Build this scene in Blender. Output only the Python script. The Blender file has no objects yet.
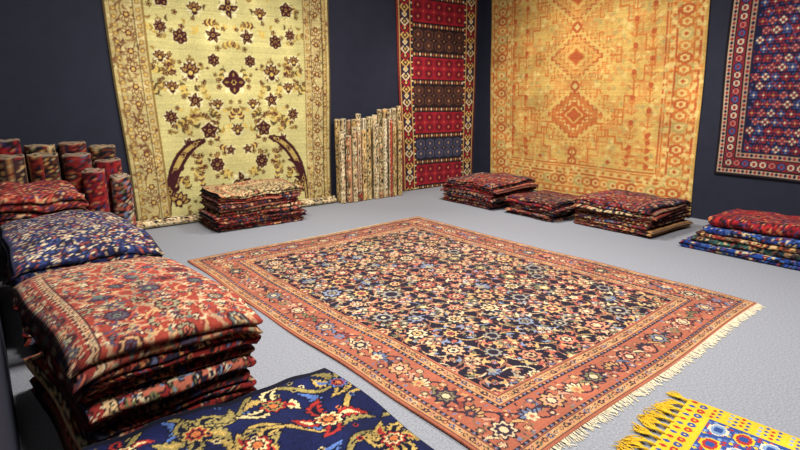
import bpy, math, random
import numpy as np
from mathutils import Vector, Matrix

scene = bpy.context.scene
scene.view_settings.view_transform = 'Standard'
COL = bpy.context.scene.collection
pi = math.pi

# ------------------------------------------------------------------ weaving canvas
def lin(a):
    a = np.asarray(a, dtype=np.float64)
    return np.where(a <= 0.04045, a/12.92, ((a+0.055)/1.055)**2.4)

class Canvas:
    def __init__(s, W, H, ppm, bg):
        s.W, s.H, s.p = W, H, ppm
        s.a = np.empty((int(H*ppm)+1, int(W*ppm)+1, 3), dtype=np.float32)
        s.a[:] = np.array(bg)/255.0
    def win(s, cx, cy, r):
        x0 = max(0, int((cx-r)*s.p)); x1 = min(s.a.shape[1], int((cx+r)*s.p)+2)
        y0 = max(0, int((cy-r)*s.p)); y1 = min(s.a.shape[0], int((cy+r)*s.p)+2)
        if x1 <= x0 or y1 <= y0: return None
        X = (np.arange(x0, x1)/s.p - cx)[None, :]; Y = (np.arange(y0, y1)/s.p - cy)[:, None]
        return s.a[y0:y1, x0:x1], X, Y
    def rect(s, x0, y0, x1, y1, c):
        s.a[max(0, int(round(y0*s.p))):max(0, int(round(y1*s.p))), max(0, int(round(x0*s.p))):max(0, int(round(x1*s.p)))] = np.array(c)/255.0
    def frame(s, i0, i1, c):
        W, H = s.W, s.H
        s.rect(i0, i0, W-i0+.01, i1, c); s.rect(i0, H-i1, W-i0+.01, H-i0+.01, c)
        s.rect(i0, i0, i1, H-i0, c); s.rect(W-i1, i0, W-i0+.01, H-i0, c)
    def polar(s, cx, cy, r, n, amp, rot, c):
        w = s.win(cx, cy, r)
        if w is None: return
        A, X, Y = w
        rr = np.hypot(X, Y)
        if n > 0:
            m = rr < r*(1-amp+amp*np.cos(n*(np.arctan2(Y, X)-rot)))
        else: m = rr < r
        A[m] = np.array(c)/255.0
    def dia(s, cx, cy, a, b, c):
        w = s.win(cx, cy, max(a, b))
        if w is None: return
        A, X, Y = w
        A[(np.abs(X)/a+np.abs(Y)/b) < 1] = np.array(c)/255.0
    def stepdia(s, cx, cy, a, b, c, st=.05, cap=.8):
        w = s.win(cx, cy, max(a, b))
        if w is None: return
        A, X, Y = w
        X = np.floor(np.abs(X)/st)*st; Y = np.floor(np.abs(Y)/st)*st
        A[(X/a+Y/b < 1) & (X < a*cap) & (Y < b*cap)] = np.array(c)/255.0
    def hexa(s, cx, cy, a, b, c, k=.5, step=0):
        w = s.win(cx, cy, max(a, b))
        if w is None: return
        A, X, Y = w
        X = np.abs(X); Y = np.abs(Y)
        if step > 0: Y = np.floor(Y/step)*step + 0*X
        A[(X <= a) & (Y <= b) & (X/a*(1-k)+Y/b < 1+0*X+0*Y)] = np.array(c)/255.0
    def leaf(s, cx, cy, L, W, ang, c, curve=0., ser=0.):
        w = s.win(cx, cy, L*.62)
        if w is None: return
        A, X, Y = w
        ca, sa = math.cos(ang), math.sin(ang)
        x = X*ca+Y*sa; y = -X*sa+Y*ca
        y = y - curve*(x*x)/L*2
        t = np.clip(1-(2*x/L)**2, 0, 1)
        hw = W/2*t
        if ser: hw = hw*(1-ser+ser*np.cos(x/L*2*pi*6))
        A[(np.abs(y) < hw) & (np.abs(x) < L/2)] = np.array(c)/255.0
    def line(s, pts, w, c):
        c = np.array(c)/255.0
        for (x0, y0), (x1, y1) in zip(pts[:-1], pts[1:]):
            n = max(1, int(math.hypot(x1-x0, y1-y0)*s.p))
            h = max(1, int(round(w*s.p)))
            for i in range(n+1):
                t = i/n
                ix = int((x0+(x1-x0)*t)*s.p-h/2+.5); iy = int((y0+(y1-y0)*t)*s.p-h/2+.5)
                if ix+h > 0 and iy+h > 0: s.a[max(0, iy):iy+h, max(0, ix):ix+h] = c
    def rosette(s, cx, cy, r, n, cols, rot=0.):
        k = len(cols)
        for i, c in enumerate(cols):
            rr = r*(1-i/k*.9)
            s.polar(cx, cy, rr, n if i < k-1 else 0, .14, rot, c)
    def palm(s, cx, cy, r, ang, cols):
        for j in (-2, -1, 1, 2, 0):
            a = ang + j*.55
            s.leaf(cx+math.cos(a)*r*.45, cy+math.sin(a)*r*.45, r*1.1, r*.5, a, cols[0])
            s.leaf(cx+math.cos(a)*r*.42, cy+math.sin(a)*r*.42, r*.8, r*.32, a, cols[1])
        s.polar(cx, cy, r*.42, 5, .15, ang, cols[2]); s.polar(cx, cy, r*.2, 0, 0, 0, cols[-1])
    def age(s, seed, k=.07, streak=.04, soft=0):
        rs = np.random.RandomState(seed)
        for _ in range(soft):
            a = s.a
            s.a = (a*2+np.roll(a, 1, 0)+np.roll(a, -1, 0)+np.roll(a, 1, 1)+np.roll(a, -1, 1))/6
        h, w = s.a.shape[:2]
        n = 1 + rs.randn(h, w, 1)*k*.6 + rs.randn(h, 1, 1)*streak*.5
        lo = rs.randn(h//40+3, w//40+3)
        yi = np.linspace(0, lo.shape[0]-1.001, h); xi = np.linspace(0, lo.shape[1]-1.001, w)
        y0 = yi.astype(int); x0 = xi.astype(int); fy = (yi-y0)[:, None]; fx = (xi-x0)[None, :]
        L = (lo[y0][:, x0]*(1-fy)*(1-fx)+lo[y0+1][:, x0]*fy*(1-fx)+lo[y0][:, x0+1]*(1-fy)*fx+lo[y0+1][:, x0+1]*fy*fx)
        s.a = np.clip(s.a*(n+L[..., None]*k*.6), 0.01, 1).astype(np.float32)
        s.lin = lin(s.a).astype(np.float32)
        return s
    def sample(s, u, v):
        W, H = s.W, s.H
        u = np.abs(np.mod(u+W, 2*W)-W); v = np.abs(np.mod(v+H, 2*H)-H)
        ix = np.clip((u*s.p).astype(int), 0, s.a.shape[1]-1); iy = np.clip((v*s.p).astype(int), 0, s.a.shape[0]-1)
        return s.lin[iy, ix]

def along(cv, inset, step, fn):
    W, H = cv.W, cv.H
    k = 0
    for (x0, y0, x1, y1, a) in [(inset, inset, W-inset, inset, pi/2), (W-inset, inset, W-inset, H-inset, pi),
                                (W-inset, H-inset, inset, H-inset, -pi/2), (inset, H-inset, inset, inset, 0)]:
        L = math.hypot(x1-x0, y1-y0); n = max(2, int(round(L/step)))
        for i in range(n):
            t = i/n; fn(x0+(x1-x0)*t, y0+(y1-y0)*t, a, k); k += 1

def wave_frame(cv, inset, amp, wl, w, c):
    W, H = cv.W, cv.H
    for vertical in (0, 1):
        L = (H if vertical else W)-2*inset
        n = max(1, round(L/wl)); pts = []
        for i in range(int(n*14)+1):
            t = i/(n*14); pts.append((inset+t*L, amp*math.sin(t*n*2*pi)))
        for side in (inset, (W if vertical else H)-inset):
            cv.line([((side+b, a) if vertical else (a, side+b)) for a, b in pts], w, c)

def persian(W, H, ppm, field, border, guard, outl, cols, vine, bw=.4, cell=.34, seed=1, bcols=None, fill=1., soft=0, clear=False):
    rnd = random.Random(seed)
    cv = Canvas(W, H, ppm, field)
    bcols = bcols or cols
    nx = max(1, round((W-2*bw)/cell)); ny = max(1, round((H-2*bw)/cell))
    cx = (W-2*bw)/nx; cy = (H-2*bw)/ny
    R = cell; nc = len(cols)
    P = []
    for j in range(ny+1):
        for i in range(nx+1):
            for (ox, oy, ty) in ((0, 0, 0), (.5, .5, 1)):
                P.append((bw+(i+ox)*cx, bw+(j+oy)*cy, ty, i, j))
    for k in range(int(W*H*(30 if clear else 150)*fill)):
        x = rnd.uniform(bw, W-bw); y = rnd.uniform(bw, H-bw)
        cv.leaf(x, y, R*.17, R*.07, rnd.random()*6.3, rnd.choice(cols), .6)
    if clear:
        # curling arabesque stems sweeping through the lattice
        for (x, y, ty, i, j) in P:
            s_ = 1 if (i+j+ty) % 2 else -1
            for q in range(4):
                a0 = q*pi/2+pi/4
                pts = []
                for t in range(15):
                    u = t/14; rr = R*(.06+.50*u); aa = a0+s_*1.5*u
                    pts.append((x+rr*math.cos(aa), y+rr*math.sin(aa)))
                cv.line(pts, .009, vine if q % 2 else cols[(i+j) % nc])
    for (x, y, ty, i, j) in P:
        n = 28; rr = R*.36
        if not clear or ty: cv.line([(x+rr*math.cos(a*2*pi/n), y+rr*math.sin(a*2*pi/n)) for a in range(n+1)], .009, vine)
        if not clear:
            for q in range(4):
                a = q*pi/2+pi/4
                cv.line([(x, y), (x+cx*.5*math.cos(a)*1.41, y+cy*.5*math.sin(a)*1.41)], .009, cols[(q+ty) % nc])
    if clear:
        for (x, y, ty, i, j) in P:
            c = cols[rnd.randrange(nc)]; c2 = cols[rnd.randrange(nc)]; s_ = 1 if (i+j+ty) % 2 else -1
            for q in range(8):
                a = q*pi/4+pi/8+rnd.uniform(-.1, .1)
                cv.leaf(x+R*.36*math.cos(a), y+R*.36*math.sin(a), R*.22, R*.07, a+pi/2*s_+.6*(1 if q % 2 else -1), c if q % 2 else c2, .8*s_)
        for (x, y, ty, i, j) in P:
            for q in range(4):
                a = q*pi/2+pi/4+rnd.uniform(-.15, .15)
                cv.rosette(x+R*.31*math.cos(a), y+R*.31*math.sin(a), R*rnd.uniform(.045, .085), 5, [outl, cols[rnd.randrange(nc)], cols[(q+i+4) % nc]])
            a = (pi/2 if ty else 0)
            for s_ in (0, pi):
                k = rnd.randrange(nc)
                cv.palm(x+R*.37*math.cos(a+s_), y+R*.37*math.sin(a+s_), R*rnd.uniform(.12, .17), a+s_, [outl, cols[k % nc], cols[(k+3) % nc], cols[1]])
        for (x, y, ty, i, j) in P:
            k = rnd.randrange(90)
            x += rnd.uniform(-.05, .05)*R; y += rnd.uniform(-.05, .05)*R
            r0 = R*(.215 if ty else .165)*(.75+.45*rnd.random())
            c1, c2, c3 = cols[k % nc], cols[(k*2+1) % nc], cols[(k+5) % nc]
            if c1 == c2: c2 = outl
            if k % 4 == 0:
                aa = rnd.choice((0, pi/2, pi, -pi/2))
                cv.palm(x-.3*r0*math.cos(aa), y-.3*r0*math.sin(aa), r0*1.25, aa, [outl, c1, c2, c3]); continue
            cv.polar(x, y, r0*1.1, 0, 0, 0, outl)
            cv.polar(x, y, r0, 9 if k % 2 else 7, .14, k, c1)
            cv.polar(x, y, r0*.68, 8, .12, k, c3)
            cv.polar(x, y, r0*.56, 0, 0, 0, outl)
            cv.polar(x, y, r0*.48, 6, .16, k, c2)
            cv.polar(x, y, r0*.2, 0, 0, 0, outl if k % 3 else cols[1])
        for k in range(int(W*H*40*fill)):
            x = rnd.uniform(bw, W-bw); y = rnd.uniform(bw, H-bw)
            cv.polar(x, y, R*rnd.uniform(.02, .035), 4, .2, rnd.random()*3, rnd.choice(cols))
    else:
        for (x, y, ty, i, j) in P:
            for q in range(8):
                a = q*pi/4+pi/8
                c = cols[(q*3+i+j+ty) % nc]
                xx, yy = x+R*.36*math.cos(a), y+R*.36*math.sin(a)
                cv.leaf(xx, yy, R*.28, R*.12, a+pi/2+.4*(1 if q % 2 else -1), outl, .5)
                cv.leaf(xx, yy, R*.24, R*.085, a+pi/2+.4*(1 if q % 2 else -1), c, .5)
        for (x, y, ty, i, j) in P:
            for q in range(4):
                a = q*pi/2
                if q % 2 == ty:
                    cv.palm(x+R*.29*math.cos(a), y+R*.29*math.sin(a), R*.15*rnd.uniform(.85, 1.2), a, [outl, cols[(i*3+q+2*j+2) % nc], cols[(i+j+q) % nc], cols[1]])
                else:
                    cv.rosette(x+R*.31*math.cos(a), y+R*.31*math.sin(a), R*.10*rnd.uniform(.8, 1.2), 6, [outl, cols[(i+q+j) % nc], cols[(q+j+1) % nc], outl])
            for q in range(4):
                a = q*pi/2+pi/4
                cv.rosette(x+R*.27*math.cos(a), y+R*.27*math.sin(a), R*.065, 5, [outl, cols[(i+2*q+j) % nc], cols[(q+1) % nc]])
        for (x, y, ty, i, j) in P:
            c1 = cols[(i*2+j*3+ty*2) % nc]; c2 = cols[(i*3+j*2+1+ty) % nc]; c3 = cols[(i+j+ty) % nc]
            r0 = R*(.235 if ty else .19)*rnd.uniform(.8, 1.15)
            cv.rosette(x, y, r0, rnd.choice((6, 8, 10)), [outl, c1, outl if rnd.random() < .3 else c3, c2, outl, cols[1]], rnd.random())
    # borders
    cv.frame(0, bw, border)
    g1 = bw*.05; g2 = bw*.17; m1 = bw*.24; m2 = bw*.76; g3 = bw*.83; g4 = bw*.96
    for a, b in ((g1, g2), (g3, g4)):
        cv.frame(a-.006, b+.006, outl); cv.frame(a, b, guard)
        mid = (a+b)/2; r = (b-a)*.38
        wave_frame(cv, mid, r*.5, r*6, .008, outl)
        along(cv, mid, r*2.2, lambda x, y, an, k: cv.rosette(x, y, r, 5, [bcols[k % len(bcols)], outl, guard]))
    cv.frame(g2+.008, m1-.006, outl); cv.frame(m2+.006, g3-.008, outl)
    along(cv, (g2+m1)/2, .035, lambda x, y, an, k: cv.dia(x, y, .010, .010, guard if k % 2 else bcols[0]))
    along(cv, (g3+m2)/2, .035, lambda x, y, an, k: cv.dia(x, y, .010, .010, guard if k % 2 else bcols[0]))
    mid = (m1+m2)/2; hw = (m2-m1)/2
    for k in range(int((W+H)*2*(m2-m1)*330)):
        t = rnd.uniform(m1+.008, m2-.008)
        if rnd.random() < H/(W+H):
            x = t if rnd.random() < .5 else W-t; y = rnd.uniform(m1, H-m1)
        else:
            y = t if rnd.random() < .5 else H-t; x = rnd.uniform(m1, W-m1)
        if k % 3 == 0: cv.polar(x, y, rnd.uniform(.007, .014), 0, 0, 0, rnd.choice(bcols))
        else: cv.leaf(x, y, hw*.3, hw*.1, rnd.random()*6.3, rnd.choice(bcols+[outl]), .6)
    wave_frame(cv, mid, hw*.7, hw*3.4, .013, outl)
    wave_frame(cv, mid, -hw*.7, hw*3.4, .010, vine)
    def bm(x, y, an, k):
        tx, ty = math.cos(an+pi/2), math.sin(an+pi/2)
        for q in (-1, 1):
            for w_, c in ((.30, outl), (.2, bcols[(k+q) % len(bcols)])):
                cv.leaf(x+tx*hw*.75*q, y+ty*hw*.75*q, hw*.8, hw*w_, an+.9*q, c, .4)
            cv.rosette(x+tx*hw*.8+math.cos(an)*hw*.6*q, y+ty*hw*.8+math.sin(an)*hw*.6*q, hw*.24, 6, [outl, bcols[(k+2*q+3) % len(bcols)], border, bcols[1]])
        if k % 2:
            cv.palm(x-math.cos(an)*hw*.2, y-math.sin(an)*hw*.2, hw*.75, an, [outl, bcols[k//2 % len(bcols)], outl, bcols[1]])
            cv.polar(x-math.cos(an)*hw*.2, y-math.sin(an)*hw*.2, hw*.34, 6, .15, 0, bcols[(k//2+1) % len(bcols)])
            cv.polar(x-math.cos(an)*hw*.2, y-math.sin(an)*hw*.2, hw*.15, 6, .15, 0, border)
        else:
            cv.rosette(x, y, hw*.72, 8, [outl, bcols[(k//2+1) % len(bcols)], bcols[(k//2+3) % len(bcols)], outl, bcols[1]])
    along(cv, mid, hw*1.7, bm)
    return cv.age(seed, soft=soft)

NAVY = (34, 32, 52); CREAM = (216, 194, 156); CORAL = (176, 88, 68); RED = (140, 42, 40); GOLD = (196, 150, 90)
LBLUE = (122, 134, 160); OLIVE = (110, 106, 70); BROWN = (84, 50, 36); BLUE = (52, 66, 116); PINK = (196, 140, 120); BLK = (28, 22, 26)

cv_main = persian(3.05, 4.0, 260, (34, 28, 42), (164, 94, 72), (190, 138, 94), (44, 34, 46),
                  [(186, 104, 82), (214, 192, 154), (196, 130, 102), (202, 162, 106), (126, 136, 162), (206, 166, 126), (118, 114, 84), (166, 84, 72), (196, 152, 110), (150, 140, 120)], (140, 92, 72),
                  bw=.45, cell=.36, seed=3, bcols=[(108, 114, 140), (206, 180, 142), (190, 146, 96), (60, 48, 62), (198, 140, 114), (120, 110, 80), (130, 62, 54)], clear=True)

def small(seed, field, border, guard, cols, bw=.28, cell=.24, W=1.3, H=2.2, ppm=190):
    return persian(W, H, ppm, field, border, guard, BLK, cols, cols[0], bw=bw, cell=cell, seed=seed)
cvR = small(11, (132, 36, 34), (44, 34, 52), (150, 80, 64), [(186, 150, 116), (168, 70, 54), NAVY, (170, 110, 70), (110, 34, 34), (80, 84, 110)])
cvN = small(12, (26, 28, 60), (120, 34, 34), (150, 110, 84), [(160, 70, 50), (190, 164, 124), BLUE, (170, 120, 70), (130, 44, 38), LBLUE])
cvB = small(13, (96, 50, 38), (140, 48, 38), (190, 154, 104), [(196, 170, 126), GOLD, RED, NAVY, OLIVE])
cvC = small(14, (200, 172, 130), (158, 60, 46), (206, 182, 140), [(150, 60, 46), (220, 200, 160), (70, 50, 56), CORAL, OLIVE, (190, 150, 90)])
cvK = small(15, (50, 28, 30), (104, 32, 34), (120, 70, 54), [(130, 38, 38), (170, 134, 100), (104, 40, 38), (140, 90, 60), (44, 48, 84)])
cvO = small(16, (150, 74, 50), (66, 42, 46), (180, 130, 80), [(196, 166, 120), (84, 50, 44), GOLD, RED, (130, 110, 90)])
cvS = small(17, (180, 100, 80), (140, 44, 40), (206, 170, 126), [CREAM, NAVY, RED, LBLUE, OLIVE])
cvY = small(18, (198, 168, 112), (190, 156, 98), (212, 190, 140), [(214, 192, 146), (176, 140, 86), (204, 168, 104), (166, 138, 90), (188, 146, 94)], cell=.16)
cvP = small(19, (216, 198, 158), (206, 182, 136), (226, 210, 174), [(228, 214, 180), (196, 164, 120), (218, 192, 142), (204, 176, 130), (190, 140, 104)], cell=.18)
cvQ = small(26, (178, 156, 110), (180, 124, 88), (200, 178, 132), [(204, 184, 140), (140, 126, 86), (176, 100, 72), (206, 178, 132), (124, 112, 82)], cell=.16)
cvX = small(20, (140, 26, 34), (150, 34, 36), (120, 30, 36), [(176, 50, 44), (90, 30, 44), (190, 120, 80), (120, 24, 34), (60, 50, 90)], cell=.2)
cvU = small(24, (34, 62, 132), (30, 52, 120), (60, 90, 150), [(60, 100, 170), (200, 180, 140), (150, 50, 50), (28, 40, 90)], cell=.22)
cvT = small(25, (40, 84, 80), (60, 50, 50), (150, 110, 80), [(60, 110, 96), (190, 160, 120), (130, 50, 44), (30, 50, 60)], cell=.22)
cvT1 = persian(1.3, 2.2, 300, (150, 60, 48), (140, 54, 46), (186, 150, 114), (66, 32, 36),
               [(204, 182, 148), (146, 138, 108), (92, 104, 98), (184, 104, 82), (76, 66, 86), (192, 150, 106), (132, 56, 48)], (176, 134, 104), bw=.2, cell=.22, seed=21, clear=True, fill=2)
cvT2 = persian(1.3, 2.2, 240, (30, 34, 72), (36, 38, 78), (150, 120, 100), (22, 20, 34),
               [(176, 148, 122), (206, 186, 152), (60, 74, 124), (150, 70, 56), (46, 58, 106)], (90, 90, 120), bw=.22, cell=.22, seed=22)
cvT3 = persian(1.3, 2.2, 190, (136, 44, 38), (130, 40, 36), (176, 96, 76), (70, 24, 28),
               [(180, 90, 68), (60, 50, 80), (170, 66, 52), (190, 150, 110)], (170, 80, 60), bw=.24, cell=.18, seed=23)

def paint_bigfloral():
    W, H = 1.2, 2.2
    BG = (20, 26, 66)
    cv = Canvas(W, H, 340, BG); r = random.Random(15)
    A = (142, 126, 74); A2 = (178, 148, 82); B = (206, 184, 134); C = (150, 42, 38); D = (184, 104, 58); E = (76, 102, 158); K = (13, 14, 34)
    for row in range(8):
        y0 = .10+row*.29
        for (w_, c) in ((.028, K), (.018, A2 if row % 2 else A)):
            cv.line([(t*.02, y0+.10*math.sin(t*.27+row*1.9)) for t in range(61)], w_, c)
        for t in range(0, 61, 7):
            x = t*.02; y = y0+.10*math.sin(t*.27+row*1.9); a = math.atan2(.10*.27*math.cos(t*.27+row*1.9), .02)
            s = 1 if (t//7) % 2 else -1
            for (L, w2, c) in ((.18, .080, K), (.16, .058, (A, A2, A, E)[(t//7+row) % 4])):
                cv.leaf(x+.05*math.cos(a+s*.9), y+.07*math.sin(a+s*.9), L, w2, a+s*.9, c, .8*s, .2)
    kk = 0
    for j in range(8):
        for i in range(4):
            x = .17+i*.31+(.15 if j % 2 else 0)+r.uniform(-.04, .04); y = .17+j*.27+r.uniform(-.04, .04)
            a = r.random()*6.28; kk += 1
            m, m2, m3 = ((A2, C, B), (C, B, D), (A, A2, C), (B, C, A), (A2, E, C), (E, B, C))[kk % 6]
            L = r.uniform(.09, .17)
            nn = r.choice((3, 5, 6, 4))
            for q in range(nn):
                aa = a+q*2*pi/nn+r.uniform(-.2, .2); LL = L*r.uniform(.8, 1.25)
                xx, yy = x+LL*.5*math.cos(aa), y+LL*.5*math.sin(aa)
                cv.leaf(xx, yy, LL*1.05, L*.66, aa+.3, K, .6, .2)
                cv.leaf(xx, yy, LL*.92, L*.50, aa+.3, m, .6, .2)
                cv.leaf(xx, yy, LL*.55, L*.17, aa+.3, m2 if q % 2 else K, .6)
            cv.rosette(x, y, L*.46, 8, [K, m2, m3, K, D], a)
    for k in range(110):
        cv.rosette(r.uniform(0, W), r.uniform(0, H), .016, 5, [r.choice([A, B, C, E, D]), K])
    for a0, a1, c in ((0, .010, K), (.010, .032, (104, 94, 60)), (.032, .038, K)):
        cv.rect(W-a1, 0, W-a0+.01, H, c); cv.rect(0, 0, a1, H, c)
        cv.rect(0, H-a1, W+.01, H-a0+.01, c); cv.rect(0, 0, W+.01, a1, c)
    return cv.age(5, .18)
cvBig = paint_bigfloral()

def paint_green():
    W, H = 2.88, 3.5
    G = (194, 184, 124); M = (62, 26, 30); OB = (140, 112, 62); DK = (88, 72, 44); Y = (200, 172, 92); CR = (214, 206, 160)
    cv = Canvas(W, H, 230, G); ax = W/2-.02; r = random.Random(8)
    def both(fn, dx, z):
        fn(ax+dx, z, 1)
        if dx > .001: fn(ax-dx, z, -1)
    for k in range(58):
        dx = r.uniform(.08, .95); z = r.uniform(.1, 3.4); a = r.random()*6.28; c = r.choice([OB, DK, (150, 126, 64), (90, 46, 38)]); L = r.uniform(.14, .24)
        def sp(x, y, s):
            aa = a if s > 0 else pi-a
            pts = [(x+math.cos(aa+s*.5*(t/6))*L*t/6, y+math.sin(aa+s*.5*(t/6))*L*t/6) for t in range(7)]
            cv.line(pts, .010, c)
            for t in (1, 2, 3, 4, 5):
                for q in (1, -1):
                    b = aa+s*.4+q*.8
                    cv.leaf(pts[t][0]+.028*math.cos(b), pts[t][1]+.028*math.sin(b), .062, .026, b, c if t % 2 else Y)
            cv.rosette(pts[6][0], pts[6][1], .034, 5, [M, Y, M])
        both(sp, dx, z)
    for k in range(70):
        dx = r.uniform(.04, .98); z = r.uniform(.05, 3.4); a = r.random()*6.28; c = r.choice([OB, DK, Y, (160, 134, 66)])
        L = r.uniform(.07, .12)
        both(lambda x, y, s: (cv.leaf(x, y, L, L*.4, a if s > 0 else pi-a, c, .6*s)), dx, z)
    for k in range(64):
        dx = r.uniform(.06, .98); z = r.uniform(.05, 3.4); c = r.choice([DK, M, M]); rr = r.uniform(.022, .040)
        both(lambda x, y, s: cv.rosette(x, y, rr, 5, [c, Y, M]), dx, z)
    F = [(0, 1.73, .16, 4), (.54, 1.86, .12, 8), (.52, 1.50, .10, 5), (.24, 2.0, .08, 6), (.24, 1.45, .08, 6), (.22, 2.3, .10, 5), (.62, 2.26, .095, 6), (.42, 2.6, .09, 8),
         (0, 2.64, .13, 4), (.8, 2.68, .10, 5), (.88, 2.02, .08, 6), (.84, 1.30, .09, 8), (.38, 1.12, .11, 5), (0, 1.12, .09, 8), (.66, .96, .085, 6), (.32, .68, .10, 8),
         (0, .42, .14, 4), (.12, .86, .07, 5), (.5, .32, .09, 6), (.26, .16, .08, 5), (.2, 3.0, .11, 6), (.6, 3.05, .11, 5), (.78, 1.66, .085, 5), (.84, 2.36, .08, 8), (.15, 2.9, .07, 5)]
    for fi, (dx, z, R, n) in enumerate(F):
        kind = fi % 3
        def f(x, y, s):
            cv.rosette(x, y, R*1.1, n*2, [CR, G])
            if kind == 1 and n != 4:
                cv.palm(x, y-R*.2, R*1.15, pi/2, [M, (150, 116, 64), M, Y])
                cv.leaf(x, y-R*.7, R*.9, R*.3, 0, M, .5)
                return
            for q in range(n):
                a = q*2*pi/n+pi/2
                cv.leaf(x+R*.5*math.cos(a), y+R*.5*math.sin(a), R*1.0, R*(.85 if kind == 0 else .55), a, M, 0 if kind == 0 else .5*s)
                cv.leaf(x+R*.6*math.cos(a), y+R*.6*math.sin(a), R*.4, R*.2, a, OB)
            cv.rosette(x, y, R*.34, 6, [M, Y, M])
        both(f, dx, z)
    # slim dark curved sprays rising from the lower corners
    for s in (1, -1):
        def arc(r0, r1, w0, c, a_lo=.12, a_hi=1.5):
            for t in range(60):
                u = t/59; a = a_lo+(a_hi-a_lo)*u
                x = ax+s*(1.02-r1*(1-math.sin(a))); z = .02+r0*math.cos(a)
                cv.polar(x, z, w0*(.35+.65*math.sin(pi*min(1, u*1.05+.02))), 0, 0, 0, c)
        arc(.98, .62, .075, M); arc(.98, .62, .034, (178, 154, 86)); 
        for u in (.3, .6, .9, 1.2):
            x = ax+s*(1.02-.62*(1-math.sin(u))); z = .02+.98*math.cos(u)
            cv.rosette(x, z, .045, 6, [M, Y, M])
            cv.leaf(x-s*.09, z+.02, .13, .05, (.6 if s < 0 else pi-.6), M, .5)
        cv.palm(ax+s*.88, .22, .16, pi/2+s*.3, [M, (166, 138, 74), M, Y])
        cv.leaf(ax+s*.95, .52, .34, .09, pi/2+s*.3, M, .6*s)
    bw = .42
    for x0 in (0, W-bw):
        cv.rect(x0, 0, x0+bw, H, (188, 170, 116))
        for k in range(420):
            cv.leaf(x0+r.uniform(.03, bw-.03), r.uniform(0, H), .08, .028, r.random()*6.3, r.choice([(150, 122, 76), (206, 192, 138), (134, 98, 66), (108, 66, 50), (196, 174, 106)]), .6)
        for a, b, c in ((0, .022, DK), (.06, .07, OB), (.12, .13, DK), (bw-.12, bw-.11, DK), (bw-.02, bw, OB)):
            if x0 > 0: a, b = bw-b, bw-a
            cv.rect(x0+a, 0, x0+b, H, c)
        for k in range(int(H/.09)):
            for q in (.095, bw-.065):
                xx = x0+(q if x0 == 0 else bw-q)
                cv.rosette(xx, k*.09, .030, 5, [(140, 100, 66), Y])
        xc = x0+bw/2+(.015 if x0 == 0 else -.015)
        cv.line([(xc+.06*math.sin(t*.28), t*.03) for t in range(int(H/.03)+1)], .014, (130, 102, 60))
        for k in range(int(H/.2)+1):
            z = k*.2+.06
            cv.palm(xc, z, .10, pi/2 if k % 2 else -pi/2, [(120, 84, 56), (202, 184, 126), (100, 50, 42), Y])
    return cv.age(6, .07, .06, soft=1)
cvGreen = paint_green()

def paint_kilim():
    W, H = 1.66, 3.5
    cv = Canvas(W, H, 230, (40, 26, 30)); RD = (148, 28, 42); YL = (198, 160, 92); WH = (208, 190, 154); DB = (46, 30, 30); NV = (36, 38, 56); GR = (78, 82, 94); OR = (150, 78, 54)
    cv.rect(0, 0, .03, H, (120, 44, 40)); cv.rect(W-.03, 0, W, H, (96, 34, 36))
    for xc in (.145, W-.145):
        k = 0; z = 0
        cv.rect(xc-.112, 0, xc+.112, H, (190, 152, 92)); cv.rect(xc-.092, 0, xc+.092, H, (72, 34, 36))
        while z < H:
            c = [YL, RD, WH, NV][k % 4]
            cv.dia(xc, z, .092, .085, c); cv.dia(xc, z, .055, .052, DB if c != NV else WH); cv.dia(xc, z, .028, .027, YL)
            z += .105; k += 1
    for xc in (.275, W-.275):
        for k in range(int(H/.05)):
            cv.rect(xc-.018, k*.05, xc+.018, k*.05+.028, [WH, RD, YL, NV][k % 4])
    x0, x1 = .295, W-.295
    rows = [RD, NV, RD, DB, RD, DB, RD, GR, RD]
    z = -.02
    for k in range(9):
        c = rows[k % 9]
        cv.rect(x0, z, x1, z+.075, (50, 32, 34))
        n = 19
        for i in range(n):
            x = x0+(i+.5)*(x1-x0)/n
            cv.dia(x, z+.037, .022, .030, [YL, OR, WH, OR][i % 4])
        z += .078
        cv.rect(x0, z, x1, z+.367, c)
        if c == RD: ms, e, m2 = [(104, 20, 34)], (122, 30, 40), (186, 110, 76)
        elif c == DB: ms, e, m2 = [(70, 42, 36), (60, 36, 34)], (96, 62, 48), (150, 108, 72)
        elif c == GR: ms, e, m2 = [(58, 60, 72)], (106, 106, 110), (160, 140, 112)
        else: ms, e, m2 = [(52, 54, 78)], (84, 80, 92), (150, 120, 90)
        nn = 5
        for jr in range(2):
            for i in range(nn):
                x = x0+(i+.5)*(x1-x0)/nn; zz = z+.10+jr*.168
                m = ms[(i+jr+k) % len(ms)]
                cv.hexa(x, zz, .42*(x1-x0)/nn, .076, e, .5, .014); cv.hexa(x, zz, .35*(x1-x0)/nn, .062, m, .5, .014)
                cv.dia(x, zz, .026, .03, m2)
            for i in range(nn+1):
                x = x0+i*(x1-x0)/nn
                cv.dia(x, z+.184, .016, .020, m2)
        cv.rect(x0, z, x1, z+.010, (20, 16, 20)); cv.rect(x0, z+.357, x1, z+.367, (20, 16, 20))
        z += .367
    return cv.age(7, .08, .06, soft=1)
cvKil = paint_kilim()

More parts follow.
